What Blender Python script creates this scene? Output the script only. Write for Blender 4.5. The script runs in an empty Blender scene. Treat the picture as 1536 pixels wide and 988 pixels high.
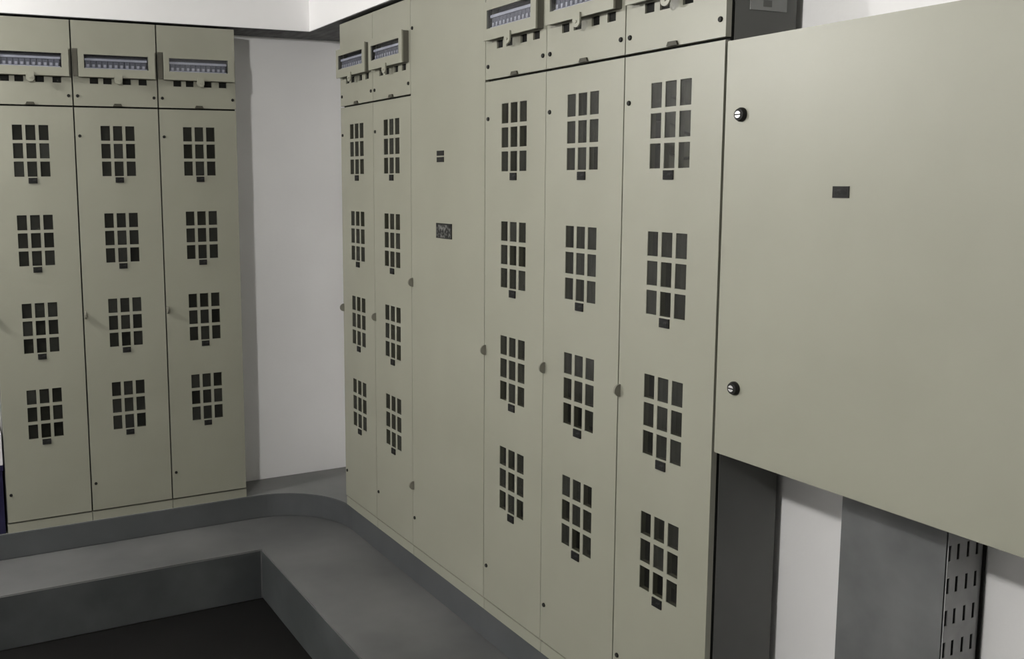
import bpy, bmesh, math, random
from mathutils import Vector, Matrix

random.seed(7)
scene = bpy.context.scene
COL = scene.collection

# ------------------------------------------------------------------ camera
IMG_W, IMG_H = 1536, 988
F_PX, CX, CY = 1436.3, 580.8, 442.9
YAW, PITCH, ROLL = math.radians(25.438), math.radians(-6.975), math.radians(-0.484)
fw = Vector((math.sin(YAW) * math.cos(PITCH), math.cos(YAW) * math.cos(PITCH), math.sin(PITCH)))
rt = Vector((math.cos(YAW), -math.sin(YAW), 0))
up = rt.cross(fw)
r2 = math.cos(ROLL) * rt + math.sin(ROLL) * up
u2 = -math.sin(ROLL) * rt + math.cos(ROLL) * up
cam_data = bpy.data.cameras.new('camera')
cam = bpy.data.objects.new('camera', cam_data)
COL.objects.link(cam)
cam.matrix_world = Matrix(((r2.x, u2.x, -fw.x, 0), (r2.y, u2.y, -fw.y, 0), (r2.z, u2.z, -fw.z, 1.4104), (0, 0, 0, 1)))
cam_data.sensor_fit = 'HORIZONTAL'
cam_data.sensor_width = 36.0
cam_data.lens = 36.0 * F_PX / IMG_W
cam_data.shift_x = (IMG_W / 2 - CX) / IMG_W
cam_data.shift_y = (CY - IMG_H / 2) / IMG_W
cam_data.clip_start = 0.05
scene.camera = cam

# ------------------------------------------------------------------ world, exposure
world = bpy.data.worlds.new('world')
scene.world = world
world.use_nodes = True
world.node_tree.nodes['Background'].inputs[0].default_value = (0.8, 0.85, 0.9, 1)
world.node_tree.nodes['Background'].inputs[1].default_value = 0.02
scene.view_settings.view_transform = 'Standard'
scene.view_settings.look = 'None'
scene.view_settings.gamma = 1.0
scene.view_settings.use_curve_mapping = False
scene.view_settings.exposure = 0.0

# lamps of the room: round globe lights on the low ceiling, left of the camera
LAMP_Z = 2.15
LAMPS = [(-0.55, 1.26, 680.0), (-0.95, 3.60, 580.0)]   # (x, y, emission strength of the globe)

# ------------------------------------------------------------------ dimensions (metres, z = 0 is the top of the kerb)
YL = 4.0205            # front plane of the cabinets along the back wall
XR = 1.5683            # front plane of the cabinets along the right wall
YW = 4.235             # back wall
XW = 1.80              # right wall
DEPTH = 0.208          # cabinet depth
Z_SOFF = 2.047
Z_CEIL = 2.25
Z_STEP = -0.105        # walkway
Z_FLOOR = -0.315       # room floor
X_MIN, Y_MIN = -2.6, -2.4
Z_TOP, Z_SPLIT, Z_DOOR = 2.040, 1.703, 0.043

# ------------------------------------------------------------------ materials
def new_mat(name):
    m = bpy.data.materials.new(name)
    m.use_nodes = True
    nt = m.node_tree
    return m, nt, nt.nodes['Principled BSDF']

def lnk(nt, a, b):
    nt.links.new(a, b)

def mat_mottled(name, c1, c2, scale=4.0, rough=0.5, bump=0.0, bump_scale=200.0, metallic=0.0, spec=0.5, detail=4.0, stretch=(1, 1, 1), coords='Object', lo=0.35, hi=0.65):
    m, nt, b = new_mat(name)
    tc = nt.nodes.new('ShaderNodeTexCoord')
    mp = nt.nodes.new('ShaderNodeMapping')
    mp.inputs['Scale'].default_value = stretch
    lnk(nt, tc.outputs[coords], mp.inputs['Vector'])
    n = nt.nodes.new('ShaderNodeTexNoise')
    n.inputs['Scale'].default_value = scale
    n.inputs['Detail'].default_value = detail
    lnk(nt, mp.outputs['Vector'], n.inputs['Vector'])
    r = nt.nodes.new('ShaderNodeValToRGB')
    r.color_ramp.elements[0].color = (*c1, 1)
    r.color_ramp.elements[1].color = (*c2, 1)
    r.color_ramp.elements[0].position = lo
    r.color_ramp.elements[1].position = hi
    lnk(nt, n.outputs['Fac'], r.inputs['Fac'])
    lnk(nt, r.outputs['Color'], b.inputs['Base Color'])
    b.inputs['Roughness'].default_value = rough
    b.inputs['Metallic'].default_value = metallic
    b.inputs['Specular IOR Level'].default_value = spec
    if bump > 0:
        n2 = nt.nodes.new('ShaderNodeTexNoise')
        n2.inputs['Scale'].default_value = bump_scale
        n2.inputs['Detail'].default_value = 3.0
        lnk(nt, tc.outputs[coords], n2.inputs['Vector'])
        bp = nt.nodes.new('ShaderNodeBump')
        bp.inputs['Strength'].default_value = bump
        bp.inputs['Distance'].default_value = 0.002
        lnk(nt, n2.outputs['Fac'], bp.inputs['Height'])
        lnk(nt, bp.outputs['Normal'], b.inputs['Normal'])
    return m

def mat_glass(name, tint, gloss, dust=0.0, dust_col=(0.1, 0.1, 0.09)):
    m = bpy.data.materials.new(name)
    m.use_nodes = True
    nt = m.node_tree
    nt.nodes.clear()
    out = nt.nodes.new('ShaderNodeOutputMaterial')
    tr = nt.nodes.new('ShaderNodeBsdfTransparent')
    tr.inputs['Color'].default_value = (*tint, 1)
    gl = nt.nodes.new('ShaderNodeBsdfGlossy')
    gl.inputs['Roughness'].default_value = 0.06
    gl.inputs['Color'].default_value = (0.9, 0.9, 0.9, 1)
    lw = nt.nodes.new('ShaderNodeLayerWeight')
    lw.inputs['Blend'].default_value = 0.5
    pw = nt.nodes.new('ShaderNodeMath')
    pw.operation = 'POWER'
    pw.inputs[1].default_value = 4.0
    lnk(nt, lw.outputs['Facing'], pw.inputs[0])
    fr = nt.nodes.new('ShaderNodeMath')
    fr.operation = 'MULTIPLY_ADD'
    fr.inputs[1].default_value = 0.35
    fr.inputs[2].default_value = gloss
    lnk(nt, pw.outputs[0], fr.inputs[0])
    mx = nt.nodes.new('ShaderNodeMixShader')
    lnk(nt, fr.outputs[0], mx.inputs[0])
    df = nt.nodes.new('ShaderNodeBsdfDiffuse')
    df.inputs['Color'].default_value = (*dust_col, 1)
    md = nt.nodes.new('ShaderNodeMixShader')
    oi = nt.nodes.new('ShaderNodeObjectInfo')
    mr = nt.nodes.new('ShaderNodeMapRange')
    mr.inputs['To Min'].default_value = dust * 0.3
    mr.inputs['To Max'].default_value = dust * 2.2
    lnk(nt, oi.outputs['Random'], mr.inputs['Value'])
    lnk(nt, mr.outputs['Result'], md.inputs[0])
    lnk(nt, tr.outputs[0], md.inputs[1])
    lnk(nt, df.outputs[0], md.inputs[2])
    lnk(nt, md.outputs[0], mx.inputs[1])
    lnk(nt, gl.outputs[0], mx.inputs[2])
    lnk(nt, mx.outputs[0], out.inputs['Surface'])
    return m

M = {}
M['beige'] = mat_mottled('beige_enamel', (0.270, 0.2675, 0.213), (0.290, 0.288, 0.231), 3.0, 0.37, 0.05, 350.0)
M['beige_side'] = mat_mottled('dark_beige', (0.115, 0.110, 0.088), (0.14, 0.134, 0.108), 9.0, 0.6, spec=0.25)  # darker beige tone for the hood rims and side strips
M['darkgrey'] = mat_mottled('dark_grey_steel', (0.095, 0.097, 0.088), (0.125, 0.126, 0.116), 2.5, 0.45)
M['inside'] = mat_mottled('dark_interior', (0.028, 0.027, 0.024), (0.045, 0.043, 0.038), 12.0, 0.7)
M['black'] = mat_mottled('black_rubber', (0.008, 0.008, 0.007), (0.014, 0.014, 0.012), 30.0, 0.7, spec=0.15)
M['gloss_black'] = mat_mottled('black_plastic', (0.010, 0.010, 0.009), (0.016, 0.016, 0.014), 40.0, 0.55, spec=0.2)
M['tag'] = mat_mottled('tag_black', (0.012, 0.012, 0.011), (0.05, 0.05, 0.052), 160.0, 0.6, spec=0.15, lo=0.5, hi=0.75)
M['plate_print'] = mat_mottled('plate_print', (0.012, 0.012, 0.011), (0.20, 0.20, 0.19), 90.0, 0.6, spec=0.15, lo=0.42, hi=0.72)
M['olive'] = mat_mottled('olive_metal', (0.15, 0.145, 0.115), (0.19, 0.185, 0.15), 30.0, 0.5)
M['dark_olive'] = mat_mottled('dark_olive_metal', (0.05, 0.048, 0.036), (0.07, 0.067, 0.05), 30.0, 0.5, spec=0.2)
M['galv_lit'] = mat_mottled('galvanised_lit', (0.30, 0.305, 0.30), (0.40, 0.405, 0.40), 14.0, 0.5, metallic=0.2)  # slotted galvanised piece, its colour lightened in place of missing lamp light
M['chrome'] = mat_mottled('chrome', (0.75, 0.75, 0.74), (0.85, 0.85, 0.84), 30.0, 0.2, metallic=0.9)
M['meter'] = mat_mottled('meter_grey', (0.04, 0.041, 0.037), (0.12, 0.122, 0.113), 9.0, 0.5, lo=0.3, hi=0.7)
M['meter_dark'] = mat_mottled('meter_dark', (0.030, 0.030, 0.027), (0.085, 0.084, 0.076), 11.0, 0.5, lo=0.3, hi=0.7)
M['meter_pale'] = mat_mottled('meter_pale', (0.24, 0.245, 0.23), (0.36, 0.36, 0.34), 7.0, 0.5)
M['white_plastic'] = mat_mottled('white_plastic', (0.66, 0.66, 0.64), (0.72, 0.72, 0.70), 12.0, 0.4)
M['breaker'] = mat_mottled('breaker_grey', (0.105, 0.105, 0.122), (0.14, 0.14, 0.158), 40.0, 0.45)
M['toggle'] = mat_mottled('toggle_pale', (0.34, 0.34, 0.37), (0.42, 0.42, 0.45), 40.0, 0.4)
M['strip'] = mat_mottled('cover_strip_grey', (0.36, 0.36, 0.40), (0.44, 0.44, 0.48), 20.0, 0.45)
M['cavity'] = mat_mottled('breaker_cavity', (0.10, 0.10, 0.11), (0.13, 0.13, 0.14), 15.0, 0.6)
M['glass_dark'] = mat_glass('smoked_glazing', (0.70, 0.70, 0.66), 0.010, 0.20, (0.065, 0.066, 0.058))
M['glass_clear'] = mat_glass('clear_glazing', (0.92, 0.93, 0.95), 0.02)
M['wall'] = mat_mottled('white_plaster', (0.82, 0.812, 0.80), (0.88, 0.872, 0.86), 1.6, 0.75, 0.25, 60.0, spec=0.3)
M['grey_wall'] = mat_mottled('grey_plaster', (0.20, 0.20, 0.20), (0.24, 0.24, 0.24), 1.6, 0.75, spec=0.3)
M['soffit'] = mat_mottled('soffit_white', (0.85, 0.84, 0.835), (0.88, 0.87, 0.865), 1.2, 0.6, 0.05, 60.0, spec=0.3)
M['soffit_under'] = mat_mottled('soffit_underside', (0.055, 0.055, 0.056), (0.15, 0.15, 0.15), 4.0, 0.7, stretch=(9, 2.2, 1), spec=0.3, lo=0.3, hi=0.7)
M['ceiling'] = mat_mottled('ceiling_white', (0.66, 0.66, 0.65), (0.70, 0.70, 0.69), 1.0, 0.8, spec=0.2)
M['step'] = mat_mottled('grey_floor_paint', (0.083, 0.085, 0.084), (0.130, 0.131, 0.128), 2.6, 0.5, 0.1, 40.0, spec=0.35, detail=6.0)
M['kerb'] = mat_mottled('kerb_side_grey', (0.062, 0.066, 0.068), (0.082, 0.086, 0.088), 3.0, 0.5, 0.1, 40.0, spec=0.35)
M['kerb_top'] = mat_mottled('kerb_top_grey', (0.135, 0.138, 0.135), (0.185, 0.186, 0.180), 3.0, 0.5, 0.1, 40.0, spec=0.35)  # lighter grey than the kerb sides
M['riser'] = mat_mottled('dark_riser', (0.042, 0.046, 0.046), (0.075, 0.080, 0.080), 3.2, 0.55, 0.1, 40.0, spec=0.3)  # darker grey than the walkway top
M['floor'] = mat_mottled('dark_floor', (0.004, 0.004, 0.0038), (0.008, 0.0078, 0.0072), 2.0, 0.7, 0.1, 40.0, spec=0.12)
M['galv'] = mat_mottled('galvanised_sheet', (0.100, 0.104, 0.103), (0.175, 0.18, 0.177), 4.5, 0.48, metallic=0.35, detail=6.0)
M['navy'] = mat_mottled('navy_plastic', (0.010, 0.008, 0.032), (0.014, 0.012, 0.042), 6.0, 0.4)
M['carton'] = mat_mottled('white_carton', (0.66, 0.64, 0.66), (0.72, 0.70, 0.72), 6.0, 0.7)
M['label_grey'] = mat_mottled('label_grey', (0.22, 0.225, 0.215), (0.27, 0.275, 0.265), 12.0, 0.5)
M['cable'] = mat_mottled('cable_black', (0.010, 0.010, 0.010), (0.015, 0.015, 0.015), 20.0, 0.45)

def mat_emit(name, strength):
    m = bpy.data.materials.new(name)
    m.use_nodes = True
    nt = m.node_tree
    nt.nodes.clear()
    out = nt.nodes.new('ShaderNodeOutputMaterial')
    e = nt.nodes.new('ShaderNodeEmission')
    e.inputs['Color'].default_value = (1.0, 0.985, 0.96, 1)
    e.inputs['Strength'].default_value = strength
    lnk(nt, e.outputs[0], out.inputs['Surface'])
    return m

# ------------------------------------------------------------------ mesh helpers
def bm_box(bm, x0, x1, y0, y1, z0, z1, mi=0):
    v = [bm.verts.new(p) for p in ((x0, y0, z0), (x1, y0, z0), (x1, y1, z0), (x0, y1, z0),
                                   (x0, y0, z1), (x1, y0, z1), (x1, y1, z1), (x0, y1, z1))]
    for q in ((0, 3, 2, 1), (4, 5, 6, 7), (0, 1, 5, 4), (1, 2, 6, 5), (2, 3, 7, 6), (3, 0, 4, 7)):
        f = bm.faces.new([v[i] for i in q])
        f.material_index = mi

def bm_disc(bm, u, z, r, y0, y1, seg=20, dome=0.0, mi=0):
    """short cylinder whose axis is local y, its front at y0 (towards the viewer)"""
    ring0 = [bm.verts.new((u + r * math.cos(2 * math.pi * k / seg), y1, z + r * math.sin(2 * math.pi * k / seg))) for k in range(seg)]
    rr = r * (0.82 if dome else 0.94)
    ym = y0 + dome
    ring1 = [bm.verts.new((u + r * math.cos(2 * math.pi * k / seg), ym + 0.0006, z + r * math.sin(2 * math.pi * k / seg))) for k in range(seg)]
    ring2 = [bm.verts.new((u + rr * math.cos(2 * math.pi * k / seg), y0, z + rr * math.sin(2 * math.pi * k / seg))) for k in range(seg)]
    for a, b in ((ring0, ring1), (ring1, ring2)):
        for k in range(seg):
            f = bm.faces.new((a[k], a[(k + 1) % seg], b[(k + 1) % seg], b[k]))
            f.material_index = mi
    f = bm.faces.new(ring2)
    f.material_index = mi

def bm_prism(bm, pts, axis, a0, a1, mi=0):
    """extrude a 2-D outline along an axis ('x': pts are (y,z); 'y': (x,z); 'z': (x,y))"""
    def p3(p, a):
        return {'x': (a, p[0], p[1]), 'y': (p[0], a, p[1]), 'z': (p[0], p[1], a)}[axis]
    A = [bm.verts.new(p3(p, a0)) for p in pts]
    B = [bm.verts.new(p3(p, a1)) for p in pts]
    n = len(pts)
    f = bm.faces.new(A); f.material_index = mi
    f = bm.faces.new(B); f.material_index = mi
    for k in range(n):
        f = bm.faces.new((A[k], A[(k + 1) % n], B[(k + 1) % n], B[k]))
        f.material_index = mi

def bm_plate(bm, x0, x1, z0, z1, y0, y1, holes):
    """plate in the x-z plane with rectangular holes (hx0,hx1,hz0,hz1), all with real thickness"""
    xs = sorted({x0, x1} | {h[0] for h in holes} | {h[1] for h in holes})
    zs = sorted({z0, z1} | {h[2] for h in holes} | {h[3] for h in holes})
    nx, nz = len(xs) - 1, len(zs) - 1
    def solid(i, k):
        if i < 0 or k < 0 or i >= nx or k >= nz:
            return False
        cx, cz = (xs[i] + xs[i + 1]) / 2, (zs[k] + zs[k + 1]) / 2
        return not any(h[0] < cx < h[1] and h[2] < cz < h[3] for h in holes)
    vc = {}
    def v(i, y, k):
        key = (i, y, k)
        if key not in vc:
            vc[key] = bm.verts.new((xs[i], (y0, y1)[y], zs[k]))
        return vc[key]
    for i in range(nx):
        for k in range(nz):
            if not solid(i, k):
                continue
            bm.faces.new((v(i, 0, k), v(i + 1, 0, k), v(i + 1, 0, k + 1), v(i, 0, k + 1)))
            bm.faces.new((v(i, 1, k), v(i, 1, k + 1), v(i + 1, 1, k + 1), v(i + 1, 1, k)))
            if not solid(i - 1, k):
                bm.faces.new((v(i, 0, k), v(i, 0, k + 1), v(i, 1, k + 1), v(i, 1, k)))
            if not solid(i + 1, k):
                bm.faces.new((v(i + 1, 0, k), v(i + 1, 1, k), v(i + 1, 1, k + 1), v(i + 1, 0, k + 1)))
            if not solid(i, k - 1):
                bm.faces.new((v(i, 0, k), v(i, 1, k), v(i + 1, 1, k), v(i + 1, 0, k)))
            if not solid(i, k + 1):
                bm.faces.new((v(i, 0, k + 1), v(i + 1, 0, k + 1), v(i + 1, 1, k + 1), v(i, 1, k + 1)))

def bm_tube(bm, pts, r, seg=8):
    rings = []
    for i, p in enumerate(pts):
        a, b = Vector(pts[max(i - 1, 0)]), Vector(pts[min(i + 1, len(pts) - 1)])
        t = (b - a).normalized()
        n = t.cross(Vector((0, 0, 1)))
        if n.length < 1e-4:
            n = t.cross(Vector((0, 1, 0)))
        n.normalize()
        m = t.cross(n)
        rings.append([bm.verts.new(Vector(p) + r * (math.cos(2 * math.pi * k / seg) * n + math.sin(2 * math.pi * k / seg) * m)) for k in range(seg)])
    for a, b in zip(rings, rings[1:]):
        for k in range(seg):
            bm.faces.new((a[k], a[(k + 1) % seg], b[(k + 1) % seg], b[k]))
    bm.faces.new(rings[0]); bm.faces.new(rings[-1])

def mesh_of(name, bm, *mats, bevel=0.0, smooth=False):
    bmesh.ops.recalc_face_normals(bm, faces=bm.faces[:])
    if bevel > 0:
        es = [e for e in bm.edges if len(e.link_faces) == 2 and e.calc_face_angle(0) > 0.6]
        bmesh.ops.bevel(bm, geom=es, offset=bevel, segments=2, affect='EDGES', clamp_overlap=True)
    me = bpy.data.meshes.new(name)
    bm.to_mesh(me)
    bm.free()
    for m in mats:
        me.materials.append(M[m] if isinstance(m, str) else m)
    if smooth:
        for p in me.polygons:
            p.use_smooth = True
    return me

def put(name, me, parent=None, loc=(0, 0, 0)):
    o = bpy.data.objects.new(name, me)
    COL.objects.link(o)
    o.parent = parent
    o.location = loc
    return o

def make(name, fn, *mats, parent=None, loc=(0, 0, 0), bevel=0.0, smooth=False):
    bm = bmesh.new()
    fn(bm)
    return put(name, mesh_of(name, bm, *mats, bevel=bevel, smooth=smooth), parent, loc)

def thing(name, label, cat, loc=(0, 0, 0), rotz=0.0, group=None):
    o = bpy.data.objects.new(name, None)
    COL.objects.link(o)
    o.empty_display_size = 0.1
    o.location = loc
    o.rotation_euler = (0, 0, rotz)
    return tag(o, label, cat, group)

def tag(o, label, cat, group=None):
    o['label'] = label
    o['category'] = cat
    if group:
        o['group'] = group
    return o

def struct(name, fn, *mats, label=None, bevel=0.0):
    o = make(name, fn, *mats, bevel=bevel)
    o['kind'] = 'structure'
    if label:
        o['label'] = label
    return o

# ------------------------------------------------------------------ the room
struct('floor', lambda b: bm_box(b, X_MIN, XW, Y_MIN, YW, Z_FLOOR - 0.1, Z_FLOOR), 'floor', label='dark painted floor of the meter room, lower than the walkway')
struct('ceiling', lambda b: bm_box(b, X_MIN, XW, Y_MIN, YW, Z_CEIL, Z_CEIL + 0.1), 'ceiling', label='white painted ceiling')
struct('wall_back', lambda b: bm_box(b, X_MIN - 0.12, XW + 0.12, YW, YW + 0.12, Z_FLOOR, Z_CEIL), 'wall', label='white plastered wall between the two cabinet rows')
struct('wall_right', lambda b: bm_box(b, XW, XW + 0.12, Y_MIN, YW, Z_FLOOR, Z_CEIL), 'wall', label='white plastered wall behind the long cabinet row')
struct('wall_left', lambda b: bm_box(b, X_MIN - 0.12, X_MIN, Y_MIN, YW, Z_FLOOR, Z_CEIL), 'soffit', label='white painted wall across the room')
struct('wall_front', lambda b: bm_box(b, X_MIN - 0.12, XW + 0.12, Y_MIN - 0.12, Y_MIN, Z_FLOOR, Z_CEIL), 'grey_wall', label='grey painted wall behind the viewer')

EDGE_X, EDGE_Y = 1.153, 3.652
KX, KY = XR + 0.006, YL - 0.008     # faces of the kerb

def walkway(b):
    # L-shaped slab; its top is material 0, its risers material 1
    pts = [(X_MIN, EDGE_Y), (EDGE_X, EDGE_Y), (EDGE_X, Y_MIN), (XW, Y_MIN), (XW, YW), (X_MIN, YW)]
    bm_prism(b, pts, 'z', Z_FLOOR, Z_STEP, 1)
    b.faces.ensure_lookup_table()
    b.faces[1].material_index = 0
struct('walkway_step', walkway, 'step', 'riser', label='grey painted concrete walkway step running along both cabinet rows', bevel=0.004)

def kerb(b):
    r = 0.33
    cx, cy = KX - r, KY - r
    arc = [(cx + r * math.cos(t), cy + r * math.sin(t)) for t in [math.pi / 2 * (1 - k / 20) for k in range(21)]]
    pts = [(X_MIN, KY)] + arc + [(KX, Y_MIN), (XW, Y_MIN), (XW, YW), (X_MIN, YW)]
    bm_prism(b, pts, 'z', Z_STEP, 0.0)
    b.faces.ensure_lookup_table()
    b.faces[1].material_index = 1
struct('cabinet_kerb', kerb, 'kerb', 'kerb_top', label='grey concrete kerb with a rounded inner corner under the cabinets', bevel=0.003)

SX, SY = XR - 0.022, YL - 0.001      # faces of the soffit
def soffit(b):
    pts = [(X_MIN, SY), (SX, SY), (SX, Y_MIN), (XW, Y_MIN), (XW, YW), (X_MIN, YW)]
    bm_prism(b, pts, 'z', Z_SOFF + 0.002, Z_CEIL)
struct('soffit', soffit, 'soffit', label='white dropped soffit above both cabinet rows')
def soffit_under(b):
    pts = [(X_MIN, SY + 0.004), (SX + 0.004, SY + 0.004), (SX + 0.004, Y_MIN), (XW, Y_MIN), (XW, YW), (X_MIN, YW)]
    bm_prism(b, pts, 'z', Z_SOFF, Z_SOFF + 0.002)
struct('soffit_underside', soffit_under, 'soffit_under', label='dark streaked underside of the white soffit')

# ------------------------------------------------------------------ ceiling lamps
def globe_light(x, y, strength, label):
    t = thing('ceiling_light', label, 'lamp', (x, y, Z_CEIL), 0.0)
    def ring(b, prof, seg=28):
        rows = [[b.verts.new((r * math.cos(2 * math.pi * k / seg), r * math.sin(2 * math.pi * k / seg), z)) for k in range(seg)] for r, z in prof]
        for p, q in zip(rows, rows[1:]):
            for k in range(seg):
                b.faces.new((p[k], p[(k + 1) % seg], q[(k + 1) % seg], q[k]))
        b.faces.new(rows[0]); b.faces.new(rows[-1])
    make('base', lambda b: ring(b, [(0.055, -0.001), (0.055, -0.022), (0.045, -0.030), (0.040, -0.038)]), 'white_plastic', parent=t)
    R = 0.065
    zc = LAMP_Z - Z_CEIL
    prof = [(R * math.sin(a), zc + R * math.cos(a)) for a in [math.pi * (0.06 + 0.93 * k / 16) for k in range(17)]]
    bm = bmesh.new(); ring(bm, prof)
    put('globe', mesh_of('globe', bm, mat_emit('globe_glow_%d' % round(strength), strength), smooth=True), t)
globe_light(*LAMPS[0], 'round white globe light on the ceiling in the middle of the room')
globe_light(*LAMPS[1], 'round white globe light on the ceiling close to the three-cabinet row')

# ------------------------------------------------------------------ meter cabinets
# local frame: x runs along the row (left to right for someone facing it), y goes into the cabinet, z up; front face at y = 0
PW, PGX, PH, PGZ = 0.0368, 0.0120, 0.0590, 0.0120
GRID_W = 3 * PW + 2 * PGX
GRID_TOPS = [1.629, 1.2777, 0.9276, 0.5776]
DT = 0.016                 # door thickness
BODY_Y = 0.026

bm = bmesh.new(); bm_box(bm, -PW / 2 + 0.0004, PW / 2 - 0.0004, 0, 0.003, -PH / 2 + 0.0004, PH / 2 - 0.0004)
ME_PANE = mesh_of('pane', bm, 'glass_dark')
bm = bmesh.new(); bm_box(bm, -0.0165, 0.0165, -0.0035, 0.0, -0.0110, 0.0110); bm_box(bm, -0.0120, 0.0120, -0.0042, -0.0034, -0.0055, 0.0055)
ME_TAG = mesh_of('number_tag', bm, 'tag')
bm = bmesh.new(); bm_disc(bm, 0, 0, 0.0062, -0.004, 0.0005, 14, 0.001)
ME_LOCK = mesh_of('lock', bm, 'gloss_black')
bm = bmesh.new()
bm_prism(bm, [(0.0, -0.016)] + [(-0.017 * math.cos(t) - 0.002, 0.016 * math.sin(t)) for t in [math.pi * (k / 12 - 0.5) for k in range(13)]] + [(0.0, 0.016)], 'x', -0.0028, 0.0028)
ME_HANDLE = mesh_of('handle', bm, 'olive')
bm = bmesh.new(); bm_prism(bm, [(-0.018, -0.003), (0.018, -0.003), (0.013, 0.007), (-0.013, 0.007)], 'y', -0.006, 0.0005)
ME_CATCH = mesh_of('catch', bm, 'dark_olive')
bm = bmesh.new()
bm_box(bm, -0.0095, 0.0095, 0.0, 0.045, -0.022, 0.022, 0)
bm_box(bm, -0.0045, 0.0045, -0.010, 0.0, -0.020, -0.002, 1)
ME_BREAKER = mesh_of('breaker', bm, 'breaker', 'toggle')
bm = bmesh.new()
pts = [(-0.0150, 0.012), (-0.0150, -0.012)] + [(-0.0150 * math.cos(t), -0.012 - 0.012 * math.sin(t)) for t in [math.pi * k / 10 for k in range(1, 10)]] + [(0.0150, -0.012), (0.0150, 0.012)]
bm_prism(bm, pts, 'y', -0.034, -0.029)
bm_disc(bm, 0, -0.010, 0.004, -0.0365, -0.0335, 10)
ME_LATCH = mesh_of('latch', bm, 'beige')
bm = bmesh.new()
bm_box(bm, -0.075, 0.075, 0, 0.06, -0.115, 0.115)
bm_box(bm, -0.060, 0.060, -0.012, 0, -0.020, 0.095)
bm_box(bm, -0.045, 0.045, -0.016, -0.012, 0.040, 0.075)
ME_METER = [mesh_of('meter', bm.copy(), k) for k in ('meter', 'meter_dark', 'meter_pale')]
bm.free()

BOX_Z0, BOX_Z1 = 1.818, 1.930
WIN_Z0, WIN_Z1 = 1.851, 1.905
BOX_D = 0.028

def carcass(t, w, side_mat='darkgrey', split=True, rec=0.006):
    make('plinth', lambda b: bm_box(b, 0.001, w - 0.001, rec, DEPTH, 0.0, 0.036), 'beige', parent=t)
    def shell(b):
        th = 0.004
        bm_box(b, 0.0012, 0.0012 + th, BODY_Y, DEPTH, 0.0365, Z_TOP)
        bm_box(b, w - 0.0012 - th, w - 0.0012, BODY_Y, DEPTH, 0.0365, Z_TOP)
        bm_box(b, 0.0012 + th, w - 0.0012 - th, DEPTH - th, DEPTH, 0.0365, Z_TOP)
        bm_box(b, 0.0012 + th, w - 0.0012 - th, BODY_Y, DEPTH - th, 0.0365, 0.0405)
        bm_box(b, 0.0012 + th, w - 0.0012 - th, BODY_Y, DEPTH - th, Z_TOP - th, Z_TOP)
    make('body', shell, side_mat, parent=t)
    def gasket(b):
        a, c = 0.0030, 0.018
        holes = [(c, w - c, 0.0365 + 0.02, (Z_SPLIT - 0.015) if split else (Z_TOP - 0.02))]
        if split:
            holes.append((c, w - c, Z_SPLIT + 0.02, Z_TOP - 0.02))
        bm_plate(b, a, w - a, 0.0385, Z_TOP - 0.002, DT, BODY_Y, holes)
    make('gasket', gasket, 'black', parent=t)

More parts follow.
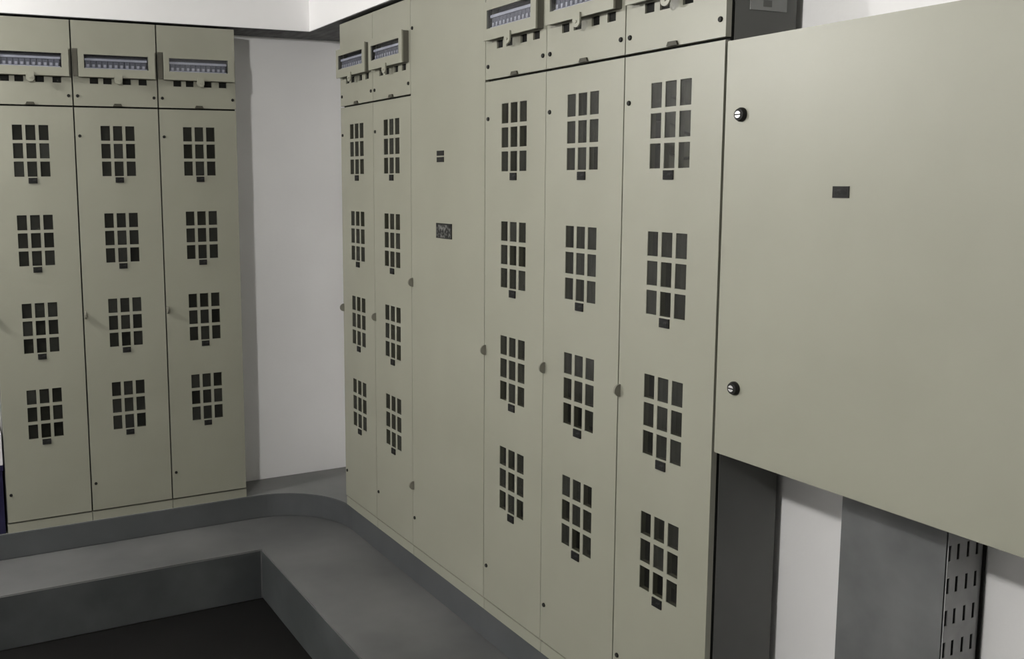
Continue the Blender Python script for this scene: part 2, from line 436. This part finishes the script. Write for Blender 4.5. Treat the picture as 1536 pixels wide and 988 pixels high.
def meter_cabinet(loc, rotz, w, label, group, gap=(0.0025, 0.0025), pale=(), box_off=0.0, strip=False, rec=0.006, rating=False, nbreak=11):
    t = thing('meter_cabinet', label, 'cabinet', loc, rotz, group)
    carcass(t, w, rec=rec)
    g0, g1 = gap
    x0 = w / 2 - GRID_W / 2
    # main door with the window openings
    cells = []
    for zt in GRID_TOPS:
        for r in range(3):
            for c in range(3):
                a = x0 + c * (PW + PGX)
                z1 = zt - r * (PH + PGZ)
                cells.append((a, a + PW, z1 - PH, z1))
    door = make('door', lambda b: bm_plate(b, g0, w - g1, Z_DOOR, Z_SPLIT - 0.003, 0.0, DT, cells), 'beige', parent=t)
    for (a, c, z0, z1) in cells:
        put('pane', ME_PANE, door, ((a + c) / 2, 0.0018, (z0 + z1) / 2))
    for zt in GRID_TOPS:
        put('number_tag', ME_TAG, door, (w / 2, 0.0, zt - 3 * PH - 2 * PGZ - 0.0045 - 0.011))
    for z in (1.588, 0.157):
        put('lock', ME_LOCK, door, (0.019, 0.0, z))
    put('handle', ME_HANDLE, door, (0.007, 0.0, 0.867))
    # meters behind the windows
    for k, zt in enumerate(GRID_TOPS):
        i = 2 if k in pale else random.choice((0, 1, 1))
        put('meter', ME_METER[i], t, (w / 2 + random.uniform(-0.006, 0.006), 0.060 + random.uniform(0, 0.02), zt - 0.10 + random.uniform(-0.012, 0.02)))
        if k in pale:
            for j in range(3):
                bm = bmesh.new()
                zz = zt - 0.045 - 0.055 * j
                bm_tube(bm, [(w / 2 - 0.10 + 0.02 * s, 0.038 + 0.002 * j, zz + 0.016 * math.sin(0.55 * s + j) - 0.0015 * s) for s in range(11)], 0.0035)
                put('cable', mesh_of('cable', bm, 'cable', smooth=True), t)
    # upper door with the breaker opening and four slots
    bx0, bx1 = 0.022 + box_off, w - 0.014
    wx0, wx1 = bx0 + 0.022, bx1 - 0.026
    bc = (bx0 + bx1) / 2
    slots = [(bc + o - 0.0165, bc + o + 0.0165, 1.794, 1.8175) for o in (-0.088, -0.036, 0.040, 0.104)]
    holes = slots + [(wx0 - 0.006, wx1 + 0.006, WIN_Z0 - 0.008, WIN_Z1 + 0.008)]
    ud = make('upper_door', lambda b: bm_plate(b, g0, w - g1, Z_SPLIT + 0.004, Z_TOP - 0.002, 0.0, DT, holes), 'beige', parent=t)
    for s in slots:
        make('slot_insert', lambda b: bm_box(b, s[0] + 0.0002, s[1] - 0.0002, 0.006, 0.010, s[2] + 0.0002, s[3] - 0.0002), 'black', parent=ud)
    put('lock', ME_LOCK, ud, (0.0175, 0.0, 1.745))
    put('lock', ME_LOCK, ud, (w - 0.0165, 0.0, 1.745))
    put('catch', ME_CATCH, ud, (w / 2 + 0.004, 0.0, 1.7105))
    # breaker box hood
    hood = make('breaker_box', lambda b: bm_plate(b, bx0, bx1, BOX_Z0, BOX_Z1, -BOX_D, -BOX_D + 0.006, [(wx0, wx1, WIN_Z0, WIN_Z1)]), 'beige', parent=t)
    def rim(b):
        e = 0.0015
        bm_box(b, bx0 + e, bx0 + 0.008, -BOX_D + 0.006, -0.0002, BOX_Z0 + e, BOX_Z1 - e)
        bm_box(b, bx1 - 0.008, bx1 - e, -BOX_D + 0.006, -0.0002, BOX_Z0 + e, BOX_Z1 - e)
        bm_box(b, bx0 + 0.008, bx1 - 0.008, -BOX_D + 0.006, -0.0002, BOX_Z0 + e, BOX_Z0 + 0.007)
        bm_box(b, bx0 + 0.008, bx1 - 0.008, -BOX_D + 0.006, -0.0002, BOX_Z1 - 0.007, BOX_Z1 - e)
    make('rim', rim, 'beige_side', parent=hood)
    make('pane', lambda b: bm_box(b, wx0 + 0.0004, wx1 - 0.0004, -BOX_D + 0.002, -BOX_D + 0.004, WIN_Z0 + 0.0004, WIN_Z1 - 0.0004), 'glass_clear', parent=hood)
    make('back_plate', lambda b: bm_box(b, wx0 - 0.005, wx1 + 0.005, 0.0165, 0.0200, WIN_Z0 - 0.007, WIN_Z1 + 0.007), 'cavity', parent=hood)
    n = nbreak
    pitch = (wx1 - wx0 - 0.012) / n
    for k in range(n):
        bo = put('breaker', ME_BREAKER, hood, (wx0 + 0.006 + pitch * (k + 0.5), -0.0125, 1.8695))
        bo.scale = (pitch / 0.0205, 0.33, 0.60)
    for zz, hh in ((WIN_Z1 - 0.018, 0.0042), (WIN_Z0 + 0.0025, 0.0022)):
        make('cover_strip', lambda b: bm_box(b, wx0 + 0.004, wx1 - 0.004, -0.0175, -0.0130, zz - hh, zz + hh), 'strip', parent=hood)
    put('latch', ME_LATCH, hood, (bc + 0.002, 0.0, BOX_Z0 - 0.001))
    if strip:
        make('side_strip', lambda b: bm_box(b, g0 + 0.001, bx0 - 0.0005, -0.010, -0.0002, BOX_Z0 + 0.004, BOX_Z1 - 0.001), 'beige_side', parent=hood)  # dark strip between the door seam and the hood, left side only
    if rating:
        rp = make('rating_plate', lambda b: bm_box(b, w - 0.0010, w + 0.0008, 0.067, 0.176, 1.768, 1.868), 'label_grey', parent=t)
        make('print_block', lambda b: bm_box(b, w + 0.0008, w + 0.0014, 0.105, 0.130, 1.776, 1.790), 'darkgrey', parent=rp)
    return t

R90 = -math.pi / 2
GL = 'perforated-window meter cabinets along the back wall'
GR = 'perforated-window meter cabinets along the right wall'
V = [0.2094, 0.5408, 0.8766, 1.2085]
LL = ['beige meter cabinet beside the navy crate, at the open end of the three-cabinet row',
      'beige meter cabinet in the middle of the three-cabinet row',
      'beige meter cabinet of the three-cabinet row that stands beside the bare white wall']
for i in range(3):
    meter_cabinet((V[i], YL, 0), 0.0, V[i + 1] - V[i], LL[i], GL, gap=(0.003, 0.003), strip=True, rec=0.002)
W = [3.7314, 3.41, 3.0886, 2.5813, 2.2567, 1.9224, 1.5909]
meter_cabinet((XR, W[0], 0), R90, W[0] - W[1], 'beige meter cabinet at the corner end of the long row, beside the bare white wall', GR, gap=(0.001, 0.001), rec=0.003)
meter_cabinet((XR, W[1], 0), R90, W[1] - W[2], 'beige meter cabinet between the corner-end cabinet and the plain door without windows', GR, gap=(0.001, 0.001), rec=0.003)
meter_cabinet((XR, W[3], 0), R90, W[3] - W[4], 'beige meter cabinet directly after the plain door, beside its two black plates', GR, gap=(0.002, 0.001), rec=0.003, box_off=0.008)
meter_cabinet((XR, W[4], 0), R90, W[4] - W[5], 'beige meter cabinet second from the hanging wall cabinet in the long row', GR, gap=(0.001, 0.002), rec=0.003, box_off=0.008)
meter_cabinet((XR, W[5], 0), R90, W[5] - W[6], 'beige meter cabinet with dark grey side that adjoins the hanging wall cabinet', GR, gap=(0.002, 0.001), rec=0.003, pale=(0,), box_off=0.008, rating=True)

# ------------------------------------------------------------------ plain cabinet between the meter cabinets
wp = W[2] - W[3]
pc = thing('plain_cabinet', 'tall plain beige cabinet with one wide windowless door and two small black plates', 'cabinet', (XR, W[2], 0), R90)
carcass(pc, wp, split=False, rec=0.003)
pd = make('door', lambda b: bm_plate(b, 0.001, wp - 0.001, Z_DOOR, Z_TOP - 0.002, 0.0, DT, []), 'beige', parent=pc)
for z in (1.932, 0.152):
    put('lock', ME_LOCK, pd, (0.016, 0.0, z))
for z in (1.035, 0.275):
    put('handle', ME_HANDLE, pd, (0.008, 0.0, z))
for z0, z1 in ((1.4845, 1.501), (1.463, 1.4795)):
    make('name_plate', lambda b: bm_box(b, W[2] - 2.892, W[2] - 2.845, -0.0025, 0.0, z0, z1), 'gloss_black', parent=pd)
sp = make('warning_plate', lambda b: bm_box(b, W[2] - 2.897, W[2] - 2.790, -0.0025, 0.0, 1.206, 1.257), 'gloss_black', parent=pd)
make('print_field', lambda b: bm_box(b, W[2] - 2.893, W[2] - 2.794, -0.0030, -0.0025, 1.209, 1.252), 'plate_print', parent=sp)

# ------------------------------------------------------------------ hanging wall cabinet
y_h0, y_h1 = 1.5855, 0.62
wh = y_h0 - y_h1
hc = thing('wall_cabinet', 'wide flat beige wall cabinet hung clear of the floor, two round black locks', 'cabinet', (XR, y_h0, 0.790), R90)
HZ = 0.906
def hshell(b):
    bm_box(b, 0.003, wh - 0.003, 0.020, 0.2315, 0.002, HZ - 0.002)
make('body', hshell, 'beige', parent=hc)
hd = make('door', lambda b: bm_plate(b, 0.0, wh, 0.0, HZ, 0.0, 0.0195, []), 'beige', parent=hc, bevel=0.0012)
bm = bmesh.new(); bm_disc(bm, 0, 0, 0.0150, -0.010, 0.0003, 28, 0.005)
ME_BIGLOCK = mesh_of('lock', bm, 'gloss_black', smooth=False)
def core(b):
    n = 12
    for s in (0, 1):
        a0 = math.pi * s + 0.22
        pts = [(0.0072 * math.cos(a0 + (math.pi - 0.44) * k / n), 0.0072 * math.sin(a0 + (math.pi - 0.44) * k / n)) for k in range(n + 1)]
        bm_prism(b, pts, 'y', -0.0125, -0.0098)
bm = bmesh.new(); core(bm)
ME_CORE = mesh_of('lock_core', bm, 'chrome')
for u, z in ((y_h0 - 1.538, 1.538), (y_h0 - 1.530, 0.948)):
    lk = put('lock', ME_BIGLOCK, hd, (u, 0.0, z - 0.790))
    put('lock_core', ME_CORE, lk, (0, 0, 0))
npl = make('name_plate', lambda b: bm_box(b, y_h0 - 1.300, y_h0 - 1.264, -0.0025, 0.0, 1.366 - 0.79, 1.388 - 0.79), 'gloss_black', parent=hd)
make('print_field', lambda b: bm_box(b, y_h0 - 1.295, y_h0 - 1.269, -0.0030, -0.0025, 1.372 - 0.79, 1.382 - 0.79), 'tag', parent=npl)

# white board on the wall above the hanging cabinet
bd = make('wall_board', lambda b: bm_box(b, XW - 0.012, XW - 0.0002, 0.62, 1.443, 1.705, 2.02), 'soffit', bevel=0.001)
tag(bd, 'flat white board on the wall above the hanging cabinet', 'board')

# ------------------------------------------------------------------ vertical cable trunking under the hanging cabinet
tx0, tx1, ty0, ty1, tz1 = 1.688, 1.797, 1.108, 1.340, 0.788
ct = thing('cable_trunking', 'grey galvanised cable trunking with slotted side rising to the hanging cabinet', 'trunking', (tx0, ty1, 0), R90)
tw, td = ty1 - ty0, tx1 - tx0
make('front_cover', lambda b: bm_box(b, 0.0, tw - 0.003, 0.0, 0.0015, 0.001, tz1), 'galv', parent=ct)
make('back_plate', lambda b: bm_box(b, 0.002, tw - 0.004, td - 0.0015, td, 0.001, tz1), 'galv', parent=ct)
make('far_side', lambda b: bm_box(b, 0.0, 0.0015, 0.002, td - 0.002, 0.001, tz1), 'galv', parent=ct)
def slotted(b):
    holes = []
    for r in range(11):
        zc = 0.700 - 0.0640 * r
        for xc in (1.6955, 1.7200, 1.7490, 1.7760):
            holes.append((xc - 0.0038, xc + 0.0038, zc - 0.0155, zc + 0.0155))
    bm_plate(b, tx0 + 0.002, tx1 - 0.001, 0.001, tz1, 0.0, 0.0015, holes)
sl = make('slotted_side', slotted, 'galv_lit', parent=None)
# the plate is drawn in x-z with its thickness along y, so it sits straight in world axes on the trunking's near side
sl.parent = ct
sl.matrix_parent_inverse = Matrix.LocRotScale(Vector((tx0, ty1, 0)), Matrix.Rotation(R90, 3, 'Z').to_quaternion(), None).inverted()
sl.location = (0, ty0, 0)
make('rear_gap_strip', lambda b: bm_box(b, tw - 0.0005, tw + 0.006, td - 0.004, td - 0.001, 0.001, tz1), 'black', parent=ct)  # black strip stands in for the shadowed gap at the wall

# ------------------------------------------------------------------ crate and carton beside the back row
def crate(b):
    x0, x1, y0, y1, z1 = -0.20, 0.2015, 4.0245, 4.222, 0.262
    th = 0.004
    bm_box(b, x0, x1, y0, y1, 0.001, 0.006)
    bm_box(b, x0, x0 + th, y0, y1, 0.006, z1); bm_box(b, x1 - th, x1, y0, y1, 0.006, z1)
    bm_box(b, x0 + th, x1 - th, y0, y0 + th, 0.006, z1); bm_box(b, x0 + th, x1 - th, y1 - th, y1, 0.006, z1)
cr = thing('storage_crate', 'navy blue plastic crate on the kerb under a white carton', 'crate', (0, 0, 0))
make('crate_body', crate, 'navy', parent=cr)
def crim(b):
    bm_box(b, -0.206, 0.2055, 4.020, 4.030, 0.262, 0.283)
    bm_box(b, 0.1955, 0.2055, 4.030, 4.225, 0.262, 0.283)
    bm_box(b, -0.206, -0.196, 4.030, 4.225, 0.262, 0.283)
    bm_box(b, -0.196, 0.1955, 4.215, 4.225, 0.262, 0.283)
make('crate_rim', crim, 'navy', parent=cr)
bx = thing('carton', 'small white carton standing on the navy crate', 'box', (0, 4.128, 0.2835))
make('carton_body', lambda b: bm_box(b, -0.195, 0.2055, -0.105, 0.090, 0.0, 0.128), 'carton', parent=bx, bevel=0.002)
for s in (-1, 1):
    make('flap', lambda b: bm_box(b, -0.192, 0.200, min(s * 0.002 - 0.005, s * 0.086 - 0.005), max(s * 0.002 - 0.005, s * 0.086 - 0.005), 0.1282, 0.1312), 'carton', parent=bx)
